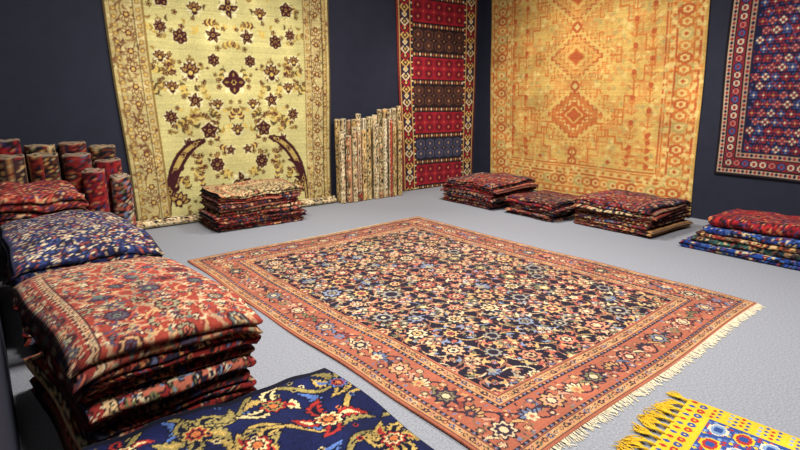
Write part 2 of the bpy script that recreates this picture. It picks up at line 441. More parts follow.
def paint_gold():
    W, H = 3.62, 3.5
    G = (204, 168, 94); O = (190, 112, 56); P = (214, 186, 116); R2 = (176, 90, 50); PG = (182, 156, 94); T = (200, 142, 78)
    cv = Canvas(W, H, 210, G); ax = 1.74; r = random.Random(4)
    for k in range(1300):
        x = r.uniform(.5, W-.5); z = r.uniform(.5, H); cv.stepdia(x, z, .032, .032, r.choice([P, (198, 152, 80), PG, (202, 150, 84), T]), .012)
    def drg(x, z, a, b, w, c, inner=None, n=9, amp=.05):
        """angular diamond outline with a toothed edge"""
        wn = cv.win(x, z, max(a, b)*1.1)
        A, X, Y = wn
        X = np.floor(np.abs(X)/.018)*.018; Y = np.floor(np.abs(Y)/.018)*.018
        t = X/a+Y/b; tooth = amp*((np.floor((X/a-Y/b)*n) % 2)*2-1)
        m = t < 1+tooth
        A[m] = np.array(c)/255.
        m2 = t < 1-w/min(a, b)+tooth
        if inner is not None: A[m2] = np.array(inner)/255.
    def outline(x, z, a, b, w, c):
        n = 60; p = []
        for (u0, v0), (u1, v1) in (((0, b), (a, 0)), ((a, 0), (0, -b)), ((0, -b), (-a, 0)), ((-a, 0), (0, b))):
            k = 9
            for i in range(k):
                uu, vv = u0+(u1-u0)*i/k, v0+(v1-v0)*i/k; u2, v2 = u0+(u1-u0)*(i+1)/k, v0+(v1-v0)*(i+1)/k
                cv.line([(x+uu, z+vv), (x+u2, z+vv), (x+u2, z+v2)], w, c)
    outline(ax, 1.98, 1.34, 1.95, .034, T); outline(ax, 1.98, 1.24, 1.82, .022, O)
    I1 = (208, 172, 98); I2 = (204, 154, 84)
    for (zc, S) in ((3.0, .95), (2.14, .95), (1.27, 1.05)):
        low = zc < 1.5
        outline(ax, zc, .80*S, .56*S, .024, T)
        drg(ax, zc, .66*S, .47*S, .03, O, I1)
        for q in range(8):
            a = q*pi/4+.39
            cv.stepdia(ax+.36*S*math.cos(a), zc+.25*S*math.sin(a), .045, .04, T if q % 2 else PG, .014)
        drg(ax, zc, .46*S, .35*S, .035, R2, (192, 118, 62) if low else I2, 6)
        drg(ax, zc, .29*S, .23*S, .03, P if low else O, (184, 98, 52) if low else (210, 168, 96), 4, .08)
        drg(ax, zc, .14*S, .12*S, .03, O if not low else G, R2, 3, 0)
        for s in (1, -1):
            x = ax+s*.78*S
            cv.line([(ax+s*.66*S, zc), (x, zc), (x, zc+.10), (x-s*.07, zc+.10), (x-s*.07, zc+.05)], .022, O)
            cv.line([(x, zc), (x, zc-.10), (x-s*.07, zc-.10), (x-s*.07, zc-.05)], .022, O)
            for u in (.14, .26, .38, .50):
                for v in (1, -1):
                    zz = zc+v*(.49*S-u*.62)
                    cv.line([(ax+s*u, zz), (ax+s*u, zz+v*.10), (ax+s*(u+.06), zz+v*.10), (ax+s*(u+.06), zz+v*.06)], .017, O if u > .3 else T)
    for z in (.56, .70, 1.71, 2.57): cv.stepdia(ax, z, .09, .08, R2, .02); cv.stepdia(ax, z, .045, .04, P, .015)
    cv.rect(ax-.012, .5, ax+.012, .8, O)
    # branching geometric sprays across the field
    for z0 in (.70, 1.05, 1.40, 1.75, 2.10, 2.45, 2.8, 3.15):
        for s in (1, -1):
            for dd in (.95, 1.20):
                if abs(dd-1.2) < .01 and int(z0*20) % 2: zz0 = z0+.17
                else: zz0 = z0+(.17 if dd > 1 else 0)
                x = ax+s*dd; z = zz0
                cv.rect(x-.010, z-.10, x+.010, z+.12, O)
                for q in range(3):
                    h = z-.08+q*.07; w = .095-.022*q
                    cv.line([(x-w, h+.045), (x-w*.55, h+.045), (x-w*.55, h+.018), (x, h), (x+w*.55, h+.018), (x+w*.55, h+.045), (x+w, h+.045)], .016, T if q % 2 else O)
                cv.stepdia(x, z+.145, .036, .04, R2, .012)
    for s in (1, -1):
        for q in range(8):
            a = ax+s*(1.32-q*.12); z = .56+q*.085
            cv.line([(a, z), (a-s*.12, z), (a-s*.12, z+.085)], .028, O)
            cv.line([(a+s*.05, z+.09), (a-s*.07, z+.09), (a-s*.07, z+.17)], .018, T)
        for q in range(5):
            for p in range(5-q):
                cv.stepdia(ax+s*(1.22-p*.15), .60+q*.11, .034, .034, T if p % 2 else R2, .012)
    bw = .52
    def band(i0, i1, c):
        cv.rect(i0, i0, i1, H, c); cv.rect(W-i1, i0, W-i0, H, c); cv.rect(i0, i0, W-i0, i1, c)
    band(0, bw, (208, 168, 96)); band(0, .035, (186, 146, 80)); band(.055, .085, R2); band(.135, .16, O); band(.36, .385, R2); band(.46, .48, O); band(bw-.022, bw, R2)
    for k in range(900):
        t = r.uniform(.03, bw-.02); m = r.random()
        x, z = (t, r.uniform(0, H)) if m < .4 else ((W-t, r.uniform(0, H)) if m < .8 else (r.uniform(0, W), t))
        cv.hexa(x, z, .026, .026, r.choice([P, (200, 134, 70), PG, P]), .4, .01)
    def bd(x, z, an, k):
        c = (O, R2, (202, 130, 66), PG)[k % 4]
        cv.stepdia(x, z, .115, .09, c, .02); cv.stepdia(x, z, .07, .052, P, .015); cv.dia(x, z, .035, .03, R2 if k % 2 else O)
    def bs(x, z, an, k): cv.dia(x, z, .034, .03, O if k % 2 else (216, 182, 114))
    along(cv, .26, .15, bd); along(cv, .11, .065, bs); along(cv, .422, .07, bs)
    return cv.age(9, .07, .06, soft=2)
cvGold = paint_gold()

def paint_blue():
    W, H = 1.75, 3.0
    NV = (26, 27, 52); RD = (128, 38, 44); PK = (168, 96, 86); CR = (186, 166, 138); YL = (166, 118, 70); LB = (66, 78, 124)
    cv = Canvas(W, H, 260, NV); r = random.Random(6)
    bw = .30
    for k in range(900):
        cv.dia(r.uniform(bw, W-bw), r.uniform(bw, H-bw), .013, .015, r.choice([RD, RD, LB, (96, 34, 44)]))
    for j in range(24):
        for i in range(12):
            x = bw+.05+i*.1+(.05 if j % 2 else 0); z = bw+.05+j*.104
            c = [RD, CR, RD, LB, PK][(i*2+j*3) % 5]; c2 = [CR, RD, YL, CR, RD][(i*2+j*3) % 5]
            for q in range(4):
                a = q*pi/2
                cv.dia(x+.025*math.cos(a), z+.027*math.sin(a), .018, .020, c)
            cv.dia(x, z, .016, .017, c2)
            for sx, sz in ((1, 1), (-1, 1), (1, -1), (-1, -1)):
                cv.line([(x+sx*.018, z+sz*.036), (x+sx*.034, z+sz*.036), (x+sx*.034, z+sz*.020)], .0075, RD if (i+j) % 3 else LB)
            cv.dia(x+.05, z, .012, .016, PK if j % 2 else RD)
    cv.frame(0, bw, (44, 34, 54)); cv.frame(0, .02, BLK)
    for a, b, c in ((.03, .085, (176, 150, 124)), (.1, .215, (118, 36, 42)), (.23, .285, (160, 130, 108))): cv.frame(a-.008, b+.008, BLK); cv.frame(a, b, c)
    along(cv, .0575, .045, lambda x, y, a, k: cv.dia(x, y, .020, .022, RD if k % 2 else NV))
    along(cv, .2575, .05, lambda x, y, a, k: cv.dia(x, y, .021, .022, NV if k % 2 else RD))
    def bd(x, y, a, k):
        cv.hexa(x, y, .045, .045, NV, .4, .012); cv.hexa(x, y, .036, .036, [CR, PK, LB, CR][k % 4], .4, .012); cv.hexa(x, y, .018, .018, RD, .4, .01)
    along(cv, .155, .095, bd)
    return cv.age(10, soft=1)
cvBlue = paint_blue()

def paint_yellow():
    W, H = 1.3, 1.8
    YL = (222, 180, 44); BL = (48, 74, 138); RD = (168, 48, 44); WH = (214, 202, 176); LB = (124, 150, 186)
    cv = Canvas(W, H, 360, YL)
    for k in range(26):
        cv.dia(.03+k*.05, H-.035, .014, .022, RD if k % 2 else BL)
    for k in range(24):
        x = .04+k*.053
        cv.hexa(x, H-.085, .020, .020, BL if k % 2 else RD, .3, .007); cv.dia(x, H-.085, .008, .009, YL)
    x0, x1, zt = .13, W-.13, H-.13
    for x in (.03, .065, .10, W-.10, W-.065, W-.03):
        for j in range(66):
            z = H-.14-j*.027
            cv.dia(x+(.008 if j % 2 else -.008), z, .012, .013, (RD, BL, YL, LB, BL)[j % 5])
    cv.rect(x0, 0, x1, zt, BL); cv.rect(x0, zt-.008, x1, zt, YL); cv.rect(x0, 0, x0+.008, zt, YL)
    for j in range(70):
        for i in range(46):
            x = x0+.018+i*.0225+(.011 if j % 2 else 0); z = zt-.022-j*.0245
            if z < 0 or x > x1-.012: continue
            c = [RD, LB, BL, RD, BL, YL, (86, 112, 168)][(i*3+j*2) % 7]
            cv.dia(x, z, .0115, .0125, c)
    for q in range(7):
        for j in range(15):
            x = x0+.075+q*.148; z = zt-.07-j*.115
            c = RD if (q+j) % 2 else LB
            cv.stepdia(x, z, .060, .054, YL if (q+j) % 2 else WH, .009); cv.stepdia(x, z, .048, .043, c, .009); cv.stepdia(x, z, .026, .024, BL, .007)
    return cv.age(12)
cvYel = paint_yellow()

# ------------------------------------------------------------------ materials
def node_mat(name):
    m = bpy.data.materials.new(name); m.use_nodes = True
    nt = m.node_tree; b = nt.nodes["Principled BSDF"]
    return m, nt, b

def rug_material(name, rough=.95, bump=.6, scale=230, gain=1.0, sheen=.04):
    m, nt, b = node_mat(name)
    at = nt.nodes.new("ShaderNodeAttribute"); at.attribute_name = "weave"
    tc = nt.nodes.new("ShaderNodeTexCoord")
    n = nt.nodes.new("ShaderNodeTexNoise"); n.inputs["Scale"].default_value = scale; n.inputs["Detail"].default_value = 3
    mr = nt.nodes.new("ShaderNodeMapRange"); mr.inputs["To Min"].default_value = .60*gain; mr.inputs["To Max"].default_value = 1.30*gain
    mx = nt.nodes.new("ShaderNodeVectorMath"); mx.operation = 'SCALE'
    bp = nt.nodes.new("ShaderNodeBump"); bp.inputs["Strength"].default_value = bump; bp.inputs["Distance"].default_value = .005
    L = nt.links.new
    L(tc.outputs["Object"], n.inputs["Vector"]); L(n.outputs["Fac"], mr.inputs["Value"])
    L(at.outputs["Color"], mx.inputs[0]); L(mr.outputs["Result"], mx.inputs["Scale"])
    L(mx.outputs["Vector"], b.inputs["Base Color"]); L(n.outputs["Fac"], bp.inputs["Height"]); L(bp.outputs["Normal"], b.inputs["Normal"])
    b.inputs["Roughness"].default_value = rough
    b.inputs["Sheen Weight"].default_value = sheen; b.inputs["Specular IOR Level"].default_value = .12
    return m
M_RUG = rug_material("wool_pile")
M_SILK = rug_material("lustrous_wool", rough=.85, bump=.35)

def noise_mat(name, c1, c2, scale, rough=.9, bump=.2, dist=.003, detail=6):
    m, nt, b = node_mat(name)
    tc = nt.nodes.new("ShaderNodeTexCoord")
    n = nt.nodes.new("ShaderNodeTexNoise"); n.inputs["Scale"].default_value = scale; n.inputs["Detail"].default_value = detail; n.inputs["Roughness"].default_value = .65
    cr = nt.nodes.new("ShaderNodeValToRGB")
    cr.color_ramp.elements[0].position = .34; cr.color_ramp.elements[1].position = .66
    cr.color_ramp.elements[0].color = (*lin(np.array(c1)/255.), 1); cr.color_ramp.elements[1].color = (*lin(np.array(c2)/255.), 1)
    bp = nt.nodes.new("ShaderNodeBump"); bp.inputs["Strength"].default_value = bump; bp.inputs["Distance"].default_value = dist
    L = nt.links.new
    L(tc.outputs["Object"], n.inputs["Vector"]); L(n.outputs["Fac"], cr.inputs["Fac"]); L(cr.outputs["Color"], b.inputs["Base Color"])
    L(n.outputs["Fac"], bp.inputs["Height"]); L(bp.outputs["Normal"], b.inputs["Normal"])
    b.inputs["Roughness"].default_value = rough; b.inputs["Specular IOR Level"].default_value = .2
    return m
M_WALL = noise_mat("navy_wall_paint", (32, 34, 48), (36, 38, 53), 6, .75, .05)
M_CARPET = noise_mat("grey_carpet", (120, 122, 130), (152, 154, 162), 85, .95, .4)
M_CEIL = noise_mat("ceiling_paint", (150, 148, 146), (156, 154, 152), 5, .9, .05)
M_FRINGE = noise_mat("cotton_fringe", (196, 182, 150), (226, 214, 186), 90, .9, .3)
M_TASSEL = noise_mat("yellow_wool_tassel", (190, 146, 26), (232, 192, 52), 120, .9, .4)

# ------------------------------------------------------------------ mesh helpers
def new_mesh(name, verts, faces, mat, cols=None, smooth=True):
    me = bpy.data.meshes.new(name)
    verts = np.asarray(verts, dtype=np.float32).reshape(-1, 3)
    faces = np.asarray(faces, dtype=np.int32).reshape(-1, 4)
    me.vertices.add(len(verts)); me.vertices.foreach_set("co", verts.ravel())
    me.loops.add(faces.size); me.loops.foreach_set("vertex_index", faces.ravel())
    me.polygons.add(len(faces)); me.polygons.foreach_set("loop_start", np.arange(0, faces.size, 4, dtype=np.int32))
    me.polygons.foreach_set("loop_total", np.full(len(faces), 4, dtype=np.int32))
    me.update(calc_edges=True); me.validate()
    me.polygons.foreach_set("use_smooth", np.full(len(me.polygons), smooth))
    if cols is not None:
        ca = me.color_attributes.new("weave", 'FLOAT_COLOR', 'POINT')
        c = np.ones((len(verts), 4), dtype=np.float32); c[:, :3] = np.asarray(cols).reshape(-1, 3)
        ca.data.foreach_set("color", c.ravel())
    me.materials.append(mat)
    ob = bpy.data.objects.new(name, me); COL.objects.link(ob)
    return ob

def grid_faces(ny, nx, base=0, flip=False):
    i = np.arange(ny-1)[:, None]*nx+np.arange(nx-1)[None, :]+base
    f = np.stack([i, i+1, i+nx+1, i+nx], -1).reshape(-1, 4)
    return f[:, ::-1] if flip else f

def slab(name, P, C, off, mat, flip=False):
    ny, nx = P.shape[:2]
    idx = np.concatenate([np.arange(nx), np.arange(1, ny)*nx+nx-1, (ny-1)*nx+np.arange(nx-2, -1, -1), np.arange(ny-2, 0, -1)*nx])
    V = P.reshape(-1, 3); rim = V[idx]+np.array(off); n = len(idx)
    b = ny*nx+np.arange(n); nxt = np.roll(idx, -1); bn = np.roll(b, -1)
    side = np.stack([idx, b, bn, nxt], -1)
    if flip: side = side[:, ::-1]
    Cc = C.reshape(-1, 3)
    F = np.concatenate([grid_faces(ny, nx, 0, flip), side])
    return new_mesh(name, np.concatenate([V, rim]), F, mat, np.concatenate([Cc, Cc[idx]*.6]))

def tag(ob, label, cat, group=None):
    ob["label"] = label; ob["category"] = cat
    if group: ob["group"] = group
    return ob

def empty(name):
    e = bpy.data.objects.new(name, None); e.empty_display_size = .1; COL.objects.link(e); return e

def box(name, lo, hi, mat, kind="structure"):
    x0, y0, z0 = lo; x1, y1, z1 = hi
    v = [(x0, y0, z0), (x1, y0, z0), (x1, y1, z0), (x0, y1, z0), (x0, y0, z1), (x1, y0, z1), (x1, y1, z1), (x0, y1, z1)]
    f = [(0, 3, 2, 1), (4, 5, 6, 7), (0, 1, 5, 4), (1, 2, 6, 5), (2, 3, 7, 6), (3, 0, 4, 7)]
    ob = new_mesh(name, v, f, mat, smooth=False)
    if kind: ob["kind"] = kind
    return ob

# ------------------------------------------------------------------ room
ZC = 3.9
box("floor", (-1.7, -2.2, -.1), (7.6, 7.3, 0), M_CARPET)
box("ceiling", (-1.7, -2.2, ZC), (7.6, 7.3, ZC+.1), M_CEIL)
box("wall_north", (-1.7, 7.05, 0), (7.6, 7.25, ZC), M_WALL)
box("wall_east", (7.38, -2.2, 0), (7.58, 7.05, ZC), M_WALL)
box("wall_south", (-1.7, -2.2, 0), (7.38, -2.0, ZC), M_WALL)
box("wall_west", (-.26, 1.0, 0), (-.06, 7.05, ZC), M_WALL)
box("wall_alcove", (-1.7, -2.0, 0), (-1.5, 1.2, ZC), M_WALL)
box("wall_return", (-1.5, 1.0, 0), (-.26, 1.2, ZC), M_WALL)

# ------------------------------------------------------------------ floor rug
def floor_rug():
    W, H = 3.05, 4.0
    nx, ny = 620, 820
    u = np.linspace(0, W, nx); v = np.linspace(0, H, ny); U, V = np.meshgrid(u, v)
    C = cv_main.sample(np.minimum(U, W-.001), np.minimum(V, H-.001))
    z = .014+.003*np.sin(U*2.3+1)*np.sin(V*1.7)+.002*np.sin(V*5+U*2)
    wob = .012*np.sin(V*2.1)+.006*np.sin(V*6)
    X = U-W/2+wob; Y = V-H/2+.01*np.sin(U*3)
    P = np.stack([X, Y, z], -1)
    root = empty("floor_rug")
    ob = slab("rug_pile", P, C, (0, 0, -.012), M_RUG); ob.parent = root
    root.location = (3.03, 3.30, 0); root.rotation_euler = (0, 0, math.radians(2.0))
    tag(root, "large hand-knotted rug, dense floral field and coral border, on grey carpet", "rug")
    rnd = random.Random(2)
    for end in (-1, 1):
        vs, fs = [], []
        n = 420
        for i in range(n):
            x = -W/2+(i+.5)/n*W+rnd.uniform(-.003, .003)+(0.012*math.sin((0 if end < 0 else H)*2.1))
            y = end*H/2+.01*math.sin((x+W/2)*3); L = rnd.uniform(.025, .065) if end < 0 else rnd.uniform(.02, .04); a = rnd.uniform(-.7, .7); w = .0024
            pts = [(x, y-end*.004, .012), (x+a*L*.3, y+end*L*.5, .007), (x+a*L, y+end*L, .004)]
            b = len(vs)
            for (px, py, pz) in pts: vs += [(px-w, py, pz), (px, py, pz+.003), (px+w, py, pz)]
            for k in range(2):
                for q in range(2):
                    fs.append((b+k*3+q, b+k*3+q+1, b+k*3+q+4, b+k*3+q+3))
        fr = new_mesh("fringe", vs, fs, M_FRINGE); fr.parent = root; fr["kind"] = "stuff"; fr["label"] = "cream knotted cotton fringe"
floor_rug()

# ------------------------------------------------------------------ wall rugs
def wall_rug(name, plane, pos, a0, a1, z0, z1, cv, label, taper=(0, 0), nx=240, ny=280, mat=M_RUG, ripple=.006, v0=0):
    W = abs(a1-a0); H = z1-z0
    u = np.linspace(0, 1, nx); v = np.linspace(0, 1, ny); U, V = np.meshgrid(u, v)
    C = cv.sample(np.clip(U*cv.W, 0, cv.W-.01), np.clip(v0+V*H, 0, cv.H-.01))
    s = U*W+V*(taper[0]*(1-U)+taper[1]*U)+.008*np.sin(V*9)*(1-2*U)
    off = .012+ripple*(1+np.sin(U*W*5+.7*np.sin(V*3)))+ripple*.6*(1+np.sin(V*H*2+U*3))
    z = z0+V*H+.006*np.sin(U*W*4)*(1-V)
    if plane == 'N': P = np.stack([a0+s, pos-off, z], -1); o = (0, .010, 0)
    else: P = np.stack([pos-off, a0-s, z], -1); o = (.010, 0, 0)
    ob = slab(name, P, C, o, mat, False)
    tag(ob, label, "rug", "rugs hung on the walls")
    return ob
wall_rug("hanging_rug", 'N', 7.05, 1.38, 4.15, .03, 3.45, cvGreen, "pale green rug with dark maroon flowers hanging on navy wall", (-.12, .06), 310, 370)
wall_rug("hanging_kilim", 'N', 7.05, 5.56, 7.22, .008, 3.45, cvKil, "long banded kilim in red and slate panels hanging in wall corner", (-.18, .0), 230, 420)
wall_rug("hanging_rug", 'E', 7.38, 6.70, 3.10, .02, 3.45, cvGold, "golden yellow rug with angular orange medallions hanging to the floor", (-.15, -.12), 360, 360, M_SILK)
wall_rug("hanging_rug", 'E', 7.38, 2.88, 1.15, .62, 3.45, cvBlue, "navy and red small-patterned rug hanging above folded rugs", (-.1, 0), 280, 430)

# ------------------------------------------------------------------ folded rugs
def folded_rug(name, W, D, plies, t, cv, step, hfun, zbase, cx=0, cy=0, rot=0, seed=0, uo=0., back=.62, top=False, insv=.03):
    rnd = random.Random(seed)
    pitch = t*1.06
    pts = []
    npl = max(6, int(D/step))
    ins = [rnd.uniform(0, insv) for _ in range(plies+1)]
    r = pitch/2
    for i in range(plies):
        zc = t/2+i*pitch
        near_above = ((plies-1-i) % 2 == 1)
        fi = i if near_above else i-1
        yb = r+ins[max(0, fi)]
        ya = D-r-ins[(i+1) % plies]*.5
        if top and i == plies-1: ys = np.linspace(yb, ya, npl)
        else:
            f = np.linspace(yb, yb+.08, max(4, int(.08/step)))
            ys = np.concatenate([f, np.linspace(yb+.08, ya, 26)[1:]])
        if near_above: ys = ys[::-1]
        for y in ys: pts.append((y, zc))
        if i < plies-1:
            yc = ys[-1]; zc2 = zc+pitch/2
            ns = 9
            for k in range(1, ns):
                a = -pi/2+pi*k/ns
                if near_above: pts.append((yc-math.cos(a)*r*1.3, zc2+math.sin(a)*r))
                else: pts.append((yc+math.cos(a)*r, zc2+math.sin(a)*r))
    p = np.array(pts)
    d = np.gradient(p, axis=0); L = np.hypot(d[:, 0], d[:, 1]); L[L == 0] = 1; d /= L[:, None]
    n = np.stack([-d[:, 1], d[:, 0]], -1)
    s = np.concatenate([[0], np.cumsum(np.hypot(*np.diff(p, axis=0).T))]); s = s[-1]-s
    if n[-3, 1] < 0: n = -n
    A = p+n*t/2; B = p-n*t/2
    nx = max(8, int(W/step))
    x = np.linspace(-W/2, W/2, nx)
    NP = len(p)
    def surf(Q):
        X, Yq = np.meshgrid(x, Q[:, 0]); _, Z = np.meshgrid(x, Q[:, 1]); return X, Yq-D/2, Z
    Xa, Ya, Za = surf(A); Xb, Yb, Zb = surf(B)
    US, SS = np.meshgrid(x+W/2, s)
    k1, k2 = (rnd.random()*6, rnd.random()*6)
    def wob(X, Y, Z):
        X2 = X+.008*np.sin(Y*7+k1)+.016*np.sin(Z/pitch*2.1+k2)*(X/W*2)
        Y2 = Y+(.010*np.sin(X*6+k2+Z/pitch*.8)+.005*np.sin(X*15+k1-Z/pitch))
        return X2, Y2, Z
    Xa, Ya, Za = wob(Xa, Ya, Za); Xb, Yb, Zb = wob(Xb, Yb, Zb)
    Ca = cv.sample(US+uo, SS); Cb = cv.sample(US+uo, SS)
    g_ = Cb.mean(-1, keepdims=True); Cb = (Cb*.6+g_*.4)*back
    c, s_ = math.cos(rot), math.sin(rot)
    def fin(X, Y, Z):
        x2 = cx+X*c-Y*s_; y2 = cy+X*s_+Y*c
        return np.stack([x2, y2, hfun(x2, y2, Z+zbase)], -1).reshape(-1, 3)
    V = np.concatenate([fin(Xa, Ya, Za), fin(Xb, Yb, Zb)])
    N = NP*nx
    fa = grid_faces(NP, nx, 0); fb = grid_faces(NP, nx, N, True)
    ends = []
    for q in (0, NP-1):
        i = q*nx+np.arange(nx-1); e = np.stack([i, i+1, i+1+N, i+N], -1)
        ends.append(e[:, ::-1] if q == 0 else e)
    sides = []
    for q in (0, nx-1):
        i = np.arange(NP-1)*nx+q; e = np.stack([i, i+nx, i+nx+N, i+N], -1)
        sides.append(e if q == 0 else e[:, ::-1])
    F = np.concatenate([fa, fb]+ends+sides)
    ob = new_mesh(name, V, F, M_RUG, np.concatenate([Ca.reshape(-1, 3), Cb.reshape(-1, 3)]))
    return ob, plies*pitch

def rug_stack(specs, origin, rotz, W, D, step, group, seed=0, amp=.05, droop=.06, name="folded_rug", jit=1.0, insv=.03, hf=1.0, pw=7):
    rnd = random.Random(seed)
    k1, k2 = rnd.random()*6, rnd.random()*6
    def hfun(x, y, z):
        ex = np.clip(np.abs(x-W/2)/(W/2), 0, 1.02); ey = np.clip(np.abs(y-D/2)/(D/2), 0, 1.02)
        return z*(1+amp*(np.sin(x*5+k1)*.5+np.sin(y*4+k2)*.5+.35*hf*np.sin(x*13+y*9)+.15*hf*np.sin(x*31-y*13)) - droop*(ex**pw*.6+ey**pw*.6))
    z = .003
    for i, sp in enumerate(specs):
        plies, t, cv, lab = sp[:4]
        dW, dD, ox, oy, rot = (sp[4] if len(sp) > 4 else (rnd.uniform(-.09, .0)*jit, rnd.uniform(-.06, 0), rnd.uniform(-.035, .035)*jit, rnd.uniform(-.02, .025)*jit, rnd.uniform(-.04, .04)*jit))
        last = i == len(specs)-1
        ob, h = folded_rug(name, W+dW, D+dD, plies, t, cv, step, hfun, z, W/2+ox, D/2+oy, rot, seed*31+i, uo=rnd.uniform(0, .3), top=last or len(sp) > 4, insv=insv)
        ob.location = (origin[0], origin[1], 0); ob.rotation_euler = (0, 0, rotz)
        tag(ob, lab, "rug", group)
        z += h+.004
    return z

def mk(desc, where): return "folded %s rug %s" % (desc, where)

w = "in tall pile beside navy wall"
rug_stack([(4, .018, cvR, mk("dark red", w)), (4, .017, cvK, mk("dark brown and red", w)), (2, .024, cvC, mk("cream and red", w)), (4, .018, cvR, mk("deep red patterned", w)),
           (4, .017, cvK, mk("dark patterned", w)), (2, .024, cvS, mk("salmon and cream", w)), (4, .017, cvK, mk("dark wine", w)), (4, .017, cvR, mk("maroon", w)),
           (4, .025, cvT1, mk("faded coral floral", "on top of tall pile"), (.02, 0, .0, .0, .02))],
          (.145, 2.20), math.radians(5), .765, 1.22, .008, "folded rugs in the coral-topped pile", 1, amp=.030, droop=.10, jit=.9, insv=.014, hf=.35, pw=5)
w = "in pile between other rug piles"
rug_stack([(4, .022, cvK, mk("dark brown", w)), (4, .020, cvN, mk("navy and rust", w)), (4, .022, cvR, mk("dark red", w)), (4, .018, cvN, mk("navy patterned", w)),
           (4, .020, cvK, mk("dark patterned", w)), (4, .018, cvN, mk("dark blue", w)), (4, .022, cvT2, mk("navy and cream floral", "on top of pile"), (0, 0, 0, 0, .02))],
          (.03, 3.80), 0, .85, 1.60, .013, "folded rugs in the navy-topped pile", 2, amp=.06, hf=.7, droop=.08, pw=5)
w = "in pile near standing rolls"
rug_stack([(4, .03, cvK, mk("brown", w)), (4, .028, cvR, mk("red", w)), (4, .028, cvS, mk("salmon pink", w)), (4, .028, cvN, mk("navy", w)), (4, .028, cvR, mk("crimson patterned", w)),
           (4, .036, cvT3, mk("brick red", "on top of pile near standing rolls"))],
          (.0, 5.50), 0, .70, .90, .02, "folded rugs in the red-topped pile", 3, amp=.05, droop=.08)
w = "under large-flowered navy rug"
rug_stack([(4, .02, cvK, mk("dark red", w)), (2, .034, cvR, mk("red", w)), (2, .034, cvN, mk("navy", w)),
           (2, .034, cvBig, "folded navy rug with large golden and red flowers on low pile", (.0, 0, 0, 0, -.02))],
          (.12, 1.11), 0, 1.07, 1.04, .006, "folded rugs in the low navy pile", 4, amp=.07, droop=.05)

w = "in pile below green hanging rug"
rug_stack([(4, .016, cvR, mk("deep red", w)), (4, .018, cvK, mk("dark red and brown", w)), (4, .014, cvR, mk("red and cream", w)), (2, .022, cvC, mk("cream striped", w)), (4, .018, cvK, mk("dark red", w)), (4, .016, cvR, mk("brick red", w)),
           (4, .016, cvQ, mk("cream floral", "on pile below green hanging rug"))],
          (2.06, 6.13), 0, 1.14, .66, .014, "folded rugs in the pile below the green rug", 5, jit=1.2)
R90 = -pi/2
w = "in pile below golden hanging rug"
rug_stack([(2, .018, cvR, mk("red", w)), (2, .018, cvK, mk("dark brown", w)), (4, .013, cvR, mk("crimson", w)), (2, .018, cvN, mk("navy", w)), (2, .018, cvK, mk("dark maroon", w)), (4, .012, cvX, mk("wine red", w)),
           (2, .018, cvR, mk("red floral", w)), (4, .012, cvR, mk("maroon", "on top of pile in wall corner"))],
          (5.56, 6.06), R90, 1.06, 1.02, .016, "folded rugs in the corner pile", 6, droop=.12, jit=1.3, amp=.06)
w = "in low pile below golden hanging rug"
rug_stack([(2, .016, cvK, mk("dark brown", w)), (2, .016, cvR, mk("crimson edged", w)), (4, .012, cvN, mk("navy", w)), (2, .016, cvK, mk("dark patterned", w)), (2, .016, cvX, mk("wine red", w)), (2, .014, cvK, mk("dark red", w))],
          (5.64, 4.86), R90, .84, .96, .016, "folded rugs in the low middle pile", 7, droop=.14, jit=1.3, amp=.07)
w = "in pile below golden hanging rug"
rug_stack([(2, .016, cvK, mk("dark brown", w)), (4, .013, cvO, mk("orange brown", w)), (2, .016, cvN, mk("navy", w)), (4, .012, cvB, mk("brown and cream", w)), (4, .012, cvK, mk("dark red", w)), (2, .016, cvC, mk("cream edged", w)), (2, .016, cvN, mk("navy and red", w)),
           (2, .018, cvR, mk("wine red floral", w))],
          (5.84, 3.90), R90, 1.08, .98, .015, "folded rugs in the brown and red pile", 8, droop=.16, jit=1.3, amp=.06)
w = "in pile below navy hanging rug"
rug_stack([(4, .018, cvU, mk("bright blue", w)), (2, .026, cvT, mk("green", w), (-.1, -.05, .05, .02, 0)), (2, .020, cvO, mk("striped orange", w), (-.15, -.05, .07, .03, 0)), (2, .032, cvU, mk("blue", w), (-.2, -.05, .10, .03, 0)),
           (2, .056, cvX, mk("thick crimson", "on pile below navy hanging rug"), (-.24, -.1, .12, .06, 0))],
          (5.84, 2.54), R90, 1.55, .9, .014, "folded rugs in the pile below the navy rug", 9, amp=.06, droop=.1)

